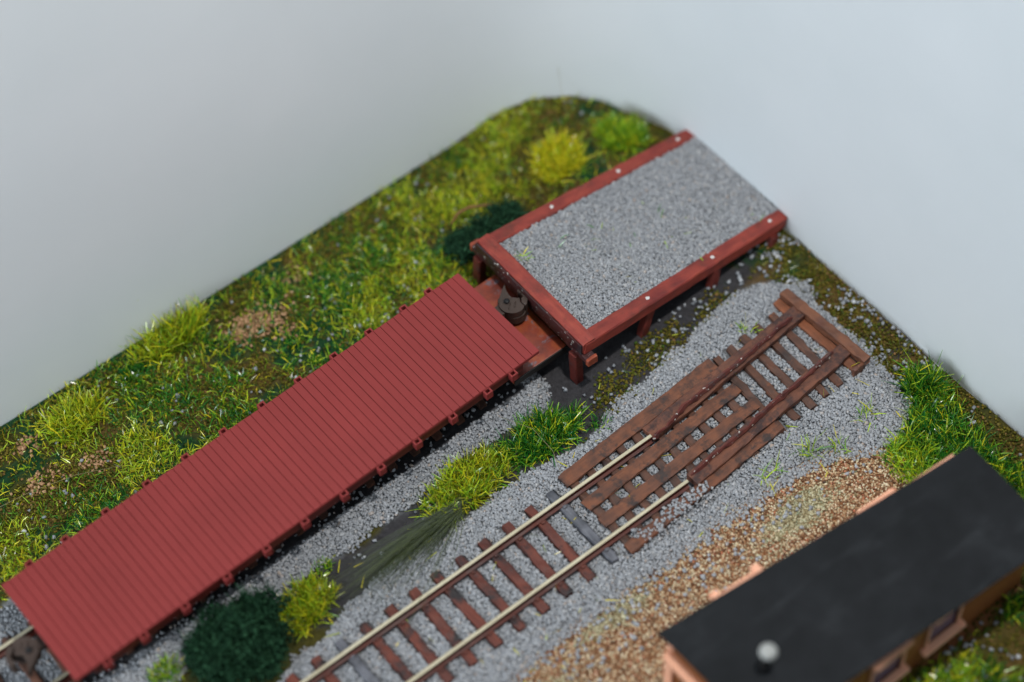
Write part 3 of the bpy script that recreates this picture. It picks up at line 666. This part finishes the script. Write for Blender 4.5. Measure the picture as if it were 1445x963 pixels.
for k, sx in enumerate(SL_X):
    if sx > 0.35: continue
    grey = k in (1, 10)
    me = sl_me[k % 4] if not grey else sl_me[k % 4].copy()
    o = link('sleeper', me, [], front, (sx, random.uniform(-0.02, 0.02), 0.0)); o.rotation_euler = (0, 0, random.gauss(0, 0.012))
    me.materials.clear() if grey else None
    if not me.materials: me.materials.append(M_greysl if grey else M_redsl)
    if grey: o['label'] = 'weathered grey sleeper'
om = [sleeper_mesh(0.12, 1.52, -0.44, -0.275, 0.9, False, 0.016) for _ in range(4)]
for k, sx in enumerate(OLD_X):
    me = om[k % 4]
    o = link('sleeper', me, [], front, (sx, 0.13+0.055*(sx-3.0), 0.0)); o.rotation_euler = (0, 0, random.gauss(-0.045, 0.015))
    if not me.materials: me.materials.append(M_oldsl)
    o['label'] = 'dark brown closely spaced wooden sleeper'
rear = thing('railway_track', 'rear railway track mostly hidden under the red flat car', 'railway track', (0, 5.98, 0.0), 0.012, 'model railway tracks')
for y in (0.865, -0.865):
    r = link('rail', rail_mesh(-16, 1.0), [M_web, M_head], rear); r.location = (0, y, 0)
rs_me = sleeper_mesh(0.13, 1.25, -0.46, -0.30, 0.865); rs_me.materials.append(M_oldsl)
for k in range(22):
    o = link('sleeper', rs_me, [], rear, (-0.783*k+0.3, 0, 0.0))

# plank crossing
px = thing('plank_crossing', 'rusty brown plank crossing laid beside and between the front rails', 'plank crossing', (0.4, 0, -0.27))
for (y0, y1, wdt, x0, x1) in ((1.36, 1.66, 0.43, 0.42, 6.1), (0.36, 0.62, 0.38, 0.41, 6.1), (-0.31, -0.09, 0.36, 0.40, 6.12), (-1.36, -1.04, 0.36, 0.43, 6.15)):
    timber('plank', (x0-0.4, y0, 0.045), (x1-0.4, y1, 0.045), wdt, 0.08, M_plank, px, seg=26, jit=0.012, ch=0.012, wob=0.006)

# buffer stop made of scrap timber
bs = thing('buffer_stop', 'low rusty timber buffer stop at the end of the front track', 'buffer stop', (9.2, 0.5, -0.27))
def bl(p): return (p[0]-9.2, p[1]-0.5, p[2]+0.27)
for (A, B) in (((3.15, 0.99, -0.17), (9.22, 1.40, -0.13)), ((3.1, -0.88, -0.17), (9.22, -0.40, -0.13))):
    timber('beam', bl(A), bl(B), 0.47, 0.2, M_beam, bs, seg=22, jit=0.010, ch=0.022, wob=0.003)
def ridge(pts):
    P = []; R = []
    for i in range(len(pts)-1):
        for k in range(5):
            t = k/5; p = Vector(pts[i]).lerp(Vector(pts[i+1]), t)
            P.append(bl(p+Vector((0, random.gauss(0, 0.010), random.gauss(0, 0.010))))); R.append(0.060+random.gauss(0, 0.013))
    R[0] = R[-1] = 0.03
    rs = tube('rusty_strip', P, R, M_ridge, bs, 5, 1.5)
    for q in rs.data.polygons: q.use_smooth = False
ridge([(3.12, 0.78, -0.08), (3.75, 0.82, 0.0), (4.4, 0.98, 0.02), (5.2, 1.04, 0.0), (6.5, 1.12, 0.03), (7.5, 1.2, 0.02), (8.15, 1.26, 0.06), (8.9, 1.34, 0.0)])
ridge([(3.15, -0.76, -0.08), (4.2, -0.70, 0.0), (5.2, -0.66, 0.02), (5.9, -0.55, 0.0), (6.9, -0.47, 0.03), (7.8, -0.42, 0.02), (8.3, -0.35, 0.05), (8.95, -0.27, -0.02)])
timber('cross_beam', bl((9.20, 2.16, -0.08)), bl((9.36, -1.10, -0.08)), 0.30, 0.26, M_cross, bs, seg=18, jit=0.012, ch=0.03)
timber('lower_sleeper', bl((8.96, 2.16, -0.33)), bl((9.08, -1.12, -0.33)), 0.30, 0.20, M_lower, bs, seg=16, jit=0.012, ch=0.03)
timber('end_block', bl((8.86, -1.08, -0.2)), bl((9.26, -1.06, -0.2)), 0.12, 0.3, M_cross, bs, seg=4, jit=0.01, ch=0.02)

# ------------------------------------------------------------------ loading ramp
rp = thing('loading_ramp', 'red stained timber loading ramp sloping up to the flat car', 'loading ramp', (7.0, 6.1, -0.5))
def rl(x, y, z): return (x-7.0, y-6.1, z+0.5)
def rz(x): return 1.36-(x-3.0)*0.155            # top of the side beams
for ya, yb in ((8.20, 8.30), (3.80, 4.22)):
    b = timber('side_beam', rl(3.06, ya, rz(3.06)-0.22), rl(11.0, yb, rz(11.0)-0.22), 0.44, 0.44, M_ramp, rp, seg=24, jit=0.006, ch=0.035)
    for k, nx in enumerate((3.28, 5.6, 8.15, 10.5)):
        ny = ya+(yb-ya)*(nx-3.06)/7.94
        bm = bmesh.new(); bmesh.ops.create_uvsphere(bm, u_segments=10, v_segments=6, radius=0.062)
        for v in bm.verts: v.co.z *= 0.45; v.co += Vector((random.gauss(0, .008), random.gauss(0, .008), 0))
        nm = link('nail', from_bm('nail', bm, True), M_nail, b); nm.location = rl(nx, ny, rz(nx)+0.01)
timber('header_beam', rl(3.23, 3.62, 1.145), rl(3.23, 8.40, 1.145), 0.44, 0.45, M_rampY, rp, seg=18, jit=0.006, ch=0.035)
timber('header_shade_board', rl(2.985, 3.66, 1.10), rl(2.985, 8.38, 1.10), 0.06, 0.40, M_grime_shade, rp, seg=16, jit=0.006, ch=0.015)  # thin added facing; its colour holds grime plus the front's shade
timber('lower_header', rl(3.14, 3.42, 0.78), rl(3.14, 8.66, 0.78), 0.34, 0.26, M_grime_shade, rp, seg=14, jit=0.008, ch=0.03)
for ye in (3.40, 8.68): timber('header_end', rl(3.14, ye-0.05, 0.78), rl(3.14, ye+0.05, 0.78), 0.36, 0.28, M_block, rp, seg=2, jit=0.006, ch=0.03)
for side, yy in ((-1, 3.98), (1, 8.28)):
    for k, nx in enumerate((3.0, 5.72, 8.2, 10.45)):
        top = 0.66 if k == 0 else rz(nx)-0.40
        foot_x = nx-(0.04 if k == 0 else 0.34*max(top+0.5, 0.2))
        timber('post', rl(nx, yy+side*0.02, top), rl(foot_x, yy+side*0.10, -0.56), 0.32 if k == 0 else 0.24, 0.28, M_post, rp, seg=5, jit=0.008, ch=0.03, up=(1, 0, 0))
def cross_member(x): timber('cross_member', rl(x, 4.1, rz(x)-0.55), rl(x, 8.1, rz(x)-0.55), 0.25, 0.22, M_post, rp, seg=6)
for x in (5.6, 8.15): cross_member(x)
# gravel filling the ramp
def ramp_gravel():
    poly = [(3.44, 4.0), (3.44, 7.98), (11.0, 8.12), (11.05, 7.0), (11.0, 5.6), (10.98, 4.35)]
    bm = bmesh.new(); bm_prism(bm, poly, 0, 1)
    for v in bm.verts: v.co.z = (rz(v.co.x)-0.12) if v.co.z > 0.5 else (rz(v.co.x)-0.42 if v.co.x < 9 else -0.6)
    me = from_bm('gravel_fill', bm)
    x, y = jgrid(3.4, 11.25, 3.95, 8.35, 0.046)
    s = sdist(x, y, [(3.46, 4.03), (3.46, 7.96), (11.02, 8.08), (11.1, 7.0), (11.03, 5.6), (11.0, 4.4)])
    k = s > 0.0; x, y = x[k], y[k]
    z = rz(x)-0.09+0.12*(fbm(x, y, 1.4, 111)-0.5)+rng.uniform(0, 0.04, len(x))
    # crumbling far face
    n2 = 900; yy = rng.uniform(4.3, 8.2, n2); xx = rng.uniform(10.9, 11.08, n2); zz = rng.uniform(-0.5, 0.1, n2)
    P = np.concatenate([np.stack([x, y, z], 1), np.stack([xx, yy, zz], 1)])
    o = link('gravel', stones_mesh('gravel', P, 0.060*rng.choice([0.8, 1.0, 1.0, 1.3], len(P)), 0.6), M_grav)
    mb = NT('gravel_bed', 0.9, 0.2); mb.base(srgb(128, 131, 136)); link('gravel_bed', me, mb.m, o)
    tag(o, 'grey crushed stone filling the sloping loading ramp', 'gravel', kind='stuff')
    n = 46; x = rng.uniform(3.6, 10.5, n); y = rng.uniform(4.2, 7.8, n); x[:14] = rng.normal(3.75, 0.15, 14); y[:14] = rng.normal(7.1, 0.2, 14)
    tag(link('grass', blades_mesh('grass', np.stack([x, y, rz(x)-0.05], 1), 0.28, 0.024, 1.2), M_fm), 'single grass fibres fallen on the ramp gravel', 'grass', kind='stuff')
ramp_gravel()

# rusty plate under the coupler
pl = boxes('rusty_plate', [(-0.75, 1.12, -1.63, 1.62, -0.22, 0.0)], M_plate, None, 0.02)
pl.location = (1.95, 6.08, 0.42); tag(pl, 'rusty orange plate with grey blotches between flat car and ramp', 'plate')
pe = boxes('edge_strip', [(-0.75, 1.12, -1.67, -1.632, -0.24, 0.0)], M_black, pl, 0.01)
for y in (-1.3, 1.0): boxes('support_block', [(-0.6, 1.05, y, y+0.3, -0.95, -0.221)], M_black, pl, 0.02)

# ------------------------------------------------------------------ flat car
A_CAR = 0.0255
car = thing('flat_car', 'oxide red plank decked railway flat car', 'flat car', (1.906+0.0255*1.78, 7.844-1.782, 0.0), A_CAR)
L, W2, DZ = 15.15, 1.782, 1.332
def deck():
    nb = 65; bw = L/nb; bm = bmesh.new(); gd, gw = 0.026, 0.024
    prof = []                                  # planks and V-grooves along x
    x = 0.0
    for i in range(nb):
        a, b = -L+i*bw, -L+(i+1)*bw; dz = random.gauss(0, 0.003)
        prof += [(a+gw/2, dz), (b-gw/2, dz)]
        if i < nb-1: prof += [(b, -gd)]
    prof[0] = (-L, prof[0][1]); prof[-1] = (0, prof[-1][1])
    ys = [-W2, -W2+0.015, -0.6, 0.6, W2-0.015, W2]
    V = [[bm.verts.new((x, y, DZ+z-(0.012 if abs(y) == W2 else 0))) for y in ys] for x, z in prof]
    for i in range(len(prof)-1):
        for j in range(5): bm.faces.new((V[i][j], V[i+1][j], V[i+1][j+1], V[i][j+1]))
    lowv = [[bm.verts.new((x, y, DZ-0.12)) for y in (-W2, W2)] for x, z in prof]
    for i in range(len(prof)-1):
        bm.faces.new((V[i][0], lowv[i][0], lowv[i+1][0], V[i+1][0])); bm.faces.new((V[i][5], V[i+1][5], lowv[i+1][1], lowv[i][1]))
        bm.faces.new((lowv[i][0], lowv[i][1], lowv[i+1][1], lowv[i+1][0]))
    bm.faces.new([V[0][j] for j in range(6)]+[lowv[0][1], lowv[0][0]]); bm.faces.new([V[-1][j] for j in range(5, -1, -1)]+[lowv[-1][0], lowv[-1][1]])
    return link('deck', from_bm('deck', bm), M_car, car)
deck()
for s in (-1, 1):
    boxes('side_sill', [(-L+0.55, -0.55, min(s*1.66, s*1.74), max(s*1.66, s*1.74), DZ-0.46, DZ-0.121)], M_cardk, car, 0.02)
for x in (-L+0.1, -0.35): boxes('end_sill', [(x, x+0.25, -1.6, 1.6, DZ-0.40, DZ-0.121)], M_cardk, car, 0.02)
boxes('underframe', [(-L+0.6, -0.6, -0.5, -0.3, DZ-0.6, DZ-0.122), (-L+0.6, -0.6, 0.3, 0.5, DZ-0.6, DZ-0.122)] + [(-L+1.2+k*1.28, -L+1.35+k*1.28, -1.6, 1.6, DZ-0.40, DZ-0.123) for k in range(11)], M_black, car, 0.01)
for yy in (-0.9, 0.9, -0.55, 0.55):
    tube('truss_rod', [(-L+2.2, yy, 0.85), (-L+5.2, yy, 0.45), (-5.2, yy, 0.45), (-2.2, yy, 0.85)], 0.03, M_black, car, 6)
def pocket_mesh(s):
    bm = bmesh.new(); zt, zb = DZ-0.03, DZ-0.30; o = 0.02; w_, d, t = 0.11, 0.17, 0.045
    y0 = W2-0.0; parts = [(-w_, -w_+t, y0-o, y0+d), (w_-t, w_, y0-o, y0+d), (-w_+t, w_-t, y0+d-t, y0+d), (-w_+t, w_-t, y0-o, y0+0.02)]
    for (a, b, c, e) in parts: bm_box(bm, a, b, min(s*c, s*e), max(s*c, s*e), zb, zt, bevel=0.012)
    return from_bm('stake_pocket', bm)
pk = [0.95, 0.06, -1.16, -2.38, -3.6, -4.84, -6.12, -7.36, -8.61, -9.92, -11.19, -12.3]
for s in (-1, 1):
    me = pocket_mesh(s); first = None
    for x in pk:
        if first is None: first = link('stake_pocket', me, M_car, car); o = first
        else: o = first.copy(); COL.objects.link(o); o.parent = car
        o.location = (x-1.95, 0, 0)
# trucks
def truck(x):
    t = boxes('truck', [(x-0.9, x+0.9, -1.12, -1.0, 0.22, 0.42), (x-0.9, x+0.9, 1.0, 1.12, 0.22, 0.42), (x-0.16, x+0.16, -1.1, 1.1, 0.3, 0.62)] + [(x+a-0.14, x+a+0.14, s*1.06-0.1, s*1.06+0.1, 0.28, 0.55) for a in (-0.72, 0.72) for s in (-1, 1)], M_black, car, 0.02)
    for a in (-0.72, 0.72):
        for s in (-1, 1):
            wv = tube('wheel', [(x+a, s*0.76, 0.42), (x+a, s*0.80, 0.42), (x+a, s*0.81, 0.42), (x+a, s*0.92, 0.42)], [0.48, 0.48, 0.42, 0.42], M_coup, t, 20)
truck(-2.1); truck(-L+2.1)
# knuckle coupler in plan: body, guard arm and hooked knuckle
def cat(P, k=4):
    """closed Catmull-Rom curve through the points"""
    out = []; n = len(P)
    for i in range(n):
        a, b, c, d = (np.array(P[(i+q) % n]) for q in (-1, 0, 1, 2))
        for t in np.arange(k)/k: out.append(tuple(0.5*((2*b)+(c-a)*t+(2*a-5*b+4*c-d)*t*t+(3*b-a-3*c+d)*t**3)))
    return out
def coupler(x, flip):
    o = bpy.data.objects.new('coupler', None)
    bm = bmesh.new()
    body = cat([(0.98, 0.58), (0.80, 0.47), (0.52, 0.28), (0.38, 0.12), (0.34, -0.05), (0.38, -0.22), (0.52, -0.38), (0.68, -0.44), (0.81, -0.43), (0.92, -0.35), (0.87, -0.25), (0.93, -0.15), (0.98, -0.05), (0.85, 0.0), (0.82, 0.18), (0.88, 0.42)])
    bm_box(bm, -0.1, 0.42, -0.17, 0.17, -0.14, 0.06, bevel=0.02)
    bm_prism(bm, body, -0.12, 0.12, 0.03)
    lower = cat([(0.36, -0.05), (0.40, -0.24), (0.56, -0.42), (0.80, -0.46), (1.02, -0.34), (1.02, -0.2), (0.7, 0.1), (0.42, 0.14)])
    bm_prism(bm, lower, -0.40, -0.125, 0.02)
    c = link('coupler', from_bm('coupler', bm), M_coup, car)
    k = bmesh.new(); kn = cat([(0.93, -0.40), (1.08, -0.30), (1.19, -0.14), (1.24, 0.02), (1.22, 0.15), (1.14, 0.19), (1.06, 0.12), (1.11, 0.04), (1.10, -0.06), (1.02, -0.16), (0.92, -0.22)])
    bm_prism(k, kn, -0.26, 0.16, 0.035); link('knuckle', from_bm('knuckle', k), M_coup, c)
    p = tube('pin', [(0.62, 0.06, 0.10), (0.62, 0.06, 0.165), (0.62, 0.06, 0.18)], [0.085, 0.085, 0.05], M_pin, c, 14)
    for (a, b) in (((0.50, -0.18), (0.66, -0.05)), ((0.66, -0.24), (0.80, -0.10)), ((0.40, 0.14), (0.50, 0.28))):
        tube('cast_rib', [(a[0], a[1], 0.12), (b[0], b[1], 0.12)], 0.022, M_coup, c, 6)
    c.location = (x, 0.18 if not flip else -0.1, 0.96); c.rotation_euler = (0, 0, math.pi if flip else 0)
coupler(-0.12, False); coupler(-L+0.2, True)

# ------------------------------------------------------------------ building
bd = thing('building', 'copper coloured model building with flat black roof', 'building', (3.2, -6.9, -0.5))
def hb(x, y, z): return (x-3.2, y+6.9, z+0.5)
def wall_with_windows(name, x0, x1, y, thick, z0, z1, wins, outward):
    bm = bmesh.new(); ya, yb = sorted((y, y-outward*thick)); xs = x0
    for (a, b, c, d) in wins:
        bm_box(bm, *[q for q in (xs, a, ya, yb, z0, z1)], bevel=0)
        bm_box(bm, a, b, ya, yb, z0, c, bevel=0); bm_box(bm, a, b, ya, yb, d, z1, bevel=0); xs = b
    bm_box(bm, xs, x1, ya, yb, z0, z1, bevel=0)
    for v in bm.verts: v.co = Vector(hb(*v.co))
    return bm
HX0, HX1, HY0, HY1, HZ = -1.42, 7.72, -8.55, -5.05, 2.32
winx = [(0.2, 1.25), (2.2, 3.25), (4.18, 5.23)]
wr = link('wall', from_bm('wall', wall_with_windows('wall', HX0, HX1, HY0, 0.2, -0.6, HZ, [(a, b, 0.42, 1.85) for a, b in winx], -1)), M_wallgold, bd)
REARW = [(0.45, 1.75, 0.42, 1.85), (2.6, 3.6, 0.42, 1.85), (4.9, 5.9, 0.42, 1.85)]
def skew(o):
    for v in o.data.vertices: v.co.y -= (v.co.x+3.2-HX0)*0.064
    return o
ov = skew(link('wall', from_bm('wall', wall_with_windows('wall', HX0, HX1, HY1, 0.2, -0.6, HZ, REARW, 1)), M_copper, bd))
def window(a, b, y, out, lp=0.20):
    """frame, sill, lintel and pane set in one wall opening"""
    f = bpy.data.objects.new('window', bpy.data.meshes.new('window'))
    bm = bmesh.new(); y0 = y
    def bx(x0, x1, p0, p1, z0, z1, bv=0.015):
        q0, q1 = sorted((y0+out*p0, y0+out*p1)); X0, X1 = hb(x0, q0, z0), hb(x1, q1, z1); bm_box(bm, X0[0], X1[0], X0[1], X1[1], X0[2], X1[2], bevel=bv)
    bx(a-0.10, b+0.10, 0.003, lp, 1.86, 2.02)                     # lintel
    if lp > 0.4:
        for q in (a-0.10, b-0.12): bx(q, q+0.22, 0.003, lp+0.14, 1.80, 2.06, 0.04)
    bx(a-0.08, a-0.002, 0.004, 0.07, 0.43, 1.85); bx(b+0.002, b+0.08, 0.004, 0.07, 0.43, 1.85)
    o = link('window', from_bm('window', bm), M_copper, bd)
    bm = bmesh.new(); bx(a-0.20, b+0.20, 0.003, 0.22, 0.28, 0.415, 0.02); si = link('sill', from_bm('sill', bm), M_copper, o)
    bm = bmesh.new(); bx(a+0.002, b-0.002, -0.06, -0.03, 0.425, 1.845, 0); pa = link('pane', from_bm('pane', bm), M_glass, o)
    return o, si, pa
for a, b in winx: window(a, b, HY0, -1)
for i, (a, b, _, _) in enumerate(REARW):
    for q in window(a, b, HY1, 1, 0.44 if i == 0 else 0.26): skew(q)
# end walls; the near one has a deep framed doorway
bm = bmesh.new()
for q in ((HX0, HX0+0.2, HY0+0.201, -8.1, -0.6, HZ), (HX0, HX0+0.2, -8.1, -5.55, 1.75, HZ), (HX0, HX0+0.2, -5.55, HY1-0.201, -0.6, HZ), (HX0+0.9, HX0+1.0, HY0+0.201, HY1-0.201, -0.6, HZ-0.01)):
    a, b = hb(q[0], q[2], q[4]), hb(q[1], q[3], q[5]); bm_box(bm, a[0], b[0], a[1], b[1], a[2], b[2], bevel=0)
link('wall', from_bm('wall', bm), M_wallgold, bd)
bm = bmesh.new()
for q in ((HX0-0.22, HX0-0.003, HY0+0.1, HY1-0.08, 1.78, 2.06), (HX0-0.14, HX0-0.003, HY1-0.34, HY1-0.05, -0.55, 1.779), (HX0-0.14, HX0-0.003, HY0+0.05, HY0+0.34, -0.55, 1.779)):
    a, b = hb(q[0], q[2], q[4]), hb(q[1], q[3], q[5]); bm_box(bm, a[0], b[0], a[1], b[1], a[2], b[2], bevel=0.03)
link('door_frame', from_bm('door_frame', bm), M_copper, bd)
boxes('wall', [(HX1-0.2-3.2, HX1-3.2, HY0+0.201+6.9, HY1-0.201-0.6+6.9, -0.1, HZ+0.5)], M_wallgold, bd, 0)
def roof():
    A, B, C_, D = (-1.5, -4.76), (8.17, -5.80), (7.92, -9.14), (-1.36, -8.46)
    bm = bmesh.new(); n, m = 26, 12; T, Bt = [], []
    for i in range(n+1):
        r1, r2 = [], []
        for j in range(m+1):
            u, v = i/n, j/m
            x = (A[0]*(1-u)+B[0]*u)*(1-v)+(D[0]*(1-u)+C_[0]*u)*v; y = (A[1]*(1-u)+B[1]*u)*(1-v)+(D[1]*(1-u)+C_[1]*u)*v
            z = 2.40+0.09*(1-(2*v-1)**2)+0.03*(fbm(np.array([x]), np.array([y]), 2.5, 121)[0]-0.5)
            e = 0.02*(fbm(np.array([x]), np.array([y]), 0.7, 131)[0]-0.5)
            if j in (0, m): y += e*2
            r1.append(bm.verts.new(hb(x, y, z+0.06))); r2.append(bm.verts.new(hb(x, y, z-0.0)))
        T.append(r1); Bt.append(r2)
    for i in range(n):
        for j in range(m):
            bm.faces.new((T[i][j], T[i+1][j], T[i+1][j+1], T[i][j+1])); bm.faces.new((Bt[i][j], Bt[i][j+1], Bt[i+1][j+1], Bt[i+1][j]))
        bm.faces.new((T[i][0], Bt[i][0], Bt[i+1][0], T[i+1][0])); bm.faces.new((T[i][m], T[i+1][m], Bt[i+1][m], Bt[i][m]))
    for j in range(m):
        bm.faces.new((T[0][j], T[0][j+1], Bt[0][j+1], Bt[0][j])); bm.faces.new((T[n][j], Bt[n][j], Bt[n][j+1], T[n][j+1]))
    me = from_bm('roof', bm)
    return link('roof', me, M_roof, bd)
roof()
ch = tube('chimney', [hb(-0.16, -7.13, 2.40), hb(-0.12, -7.12, 2.8), hb(-0.05, -7.12, 3.2)], 0.13, M_black, bd, 14)
tube('chimney_cap', [hb(-0.07, -7.13, 3.18), hb(-0.07, -7.13, 3.24), hb(-0.06, -7.13, 3.33), hb(-0.06, -7.13, 3.38), hb(-0.06, -7.13, 3.4)], [0.18, 0.225, 0.21, 0.14, 0.03], M_cap, ch, 20)
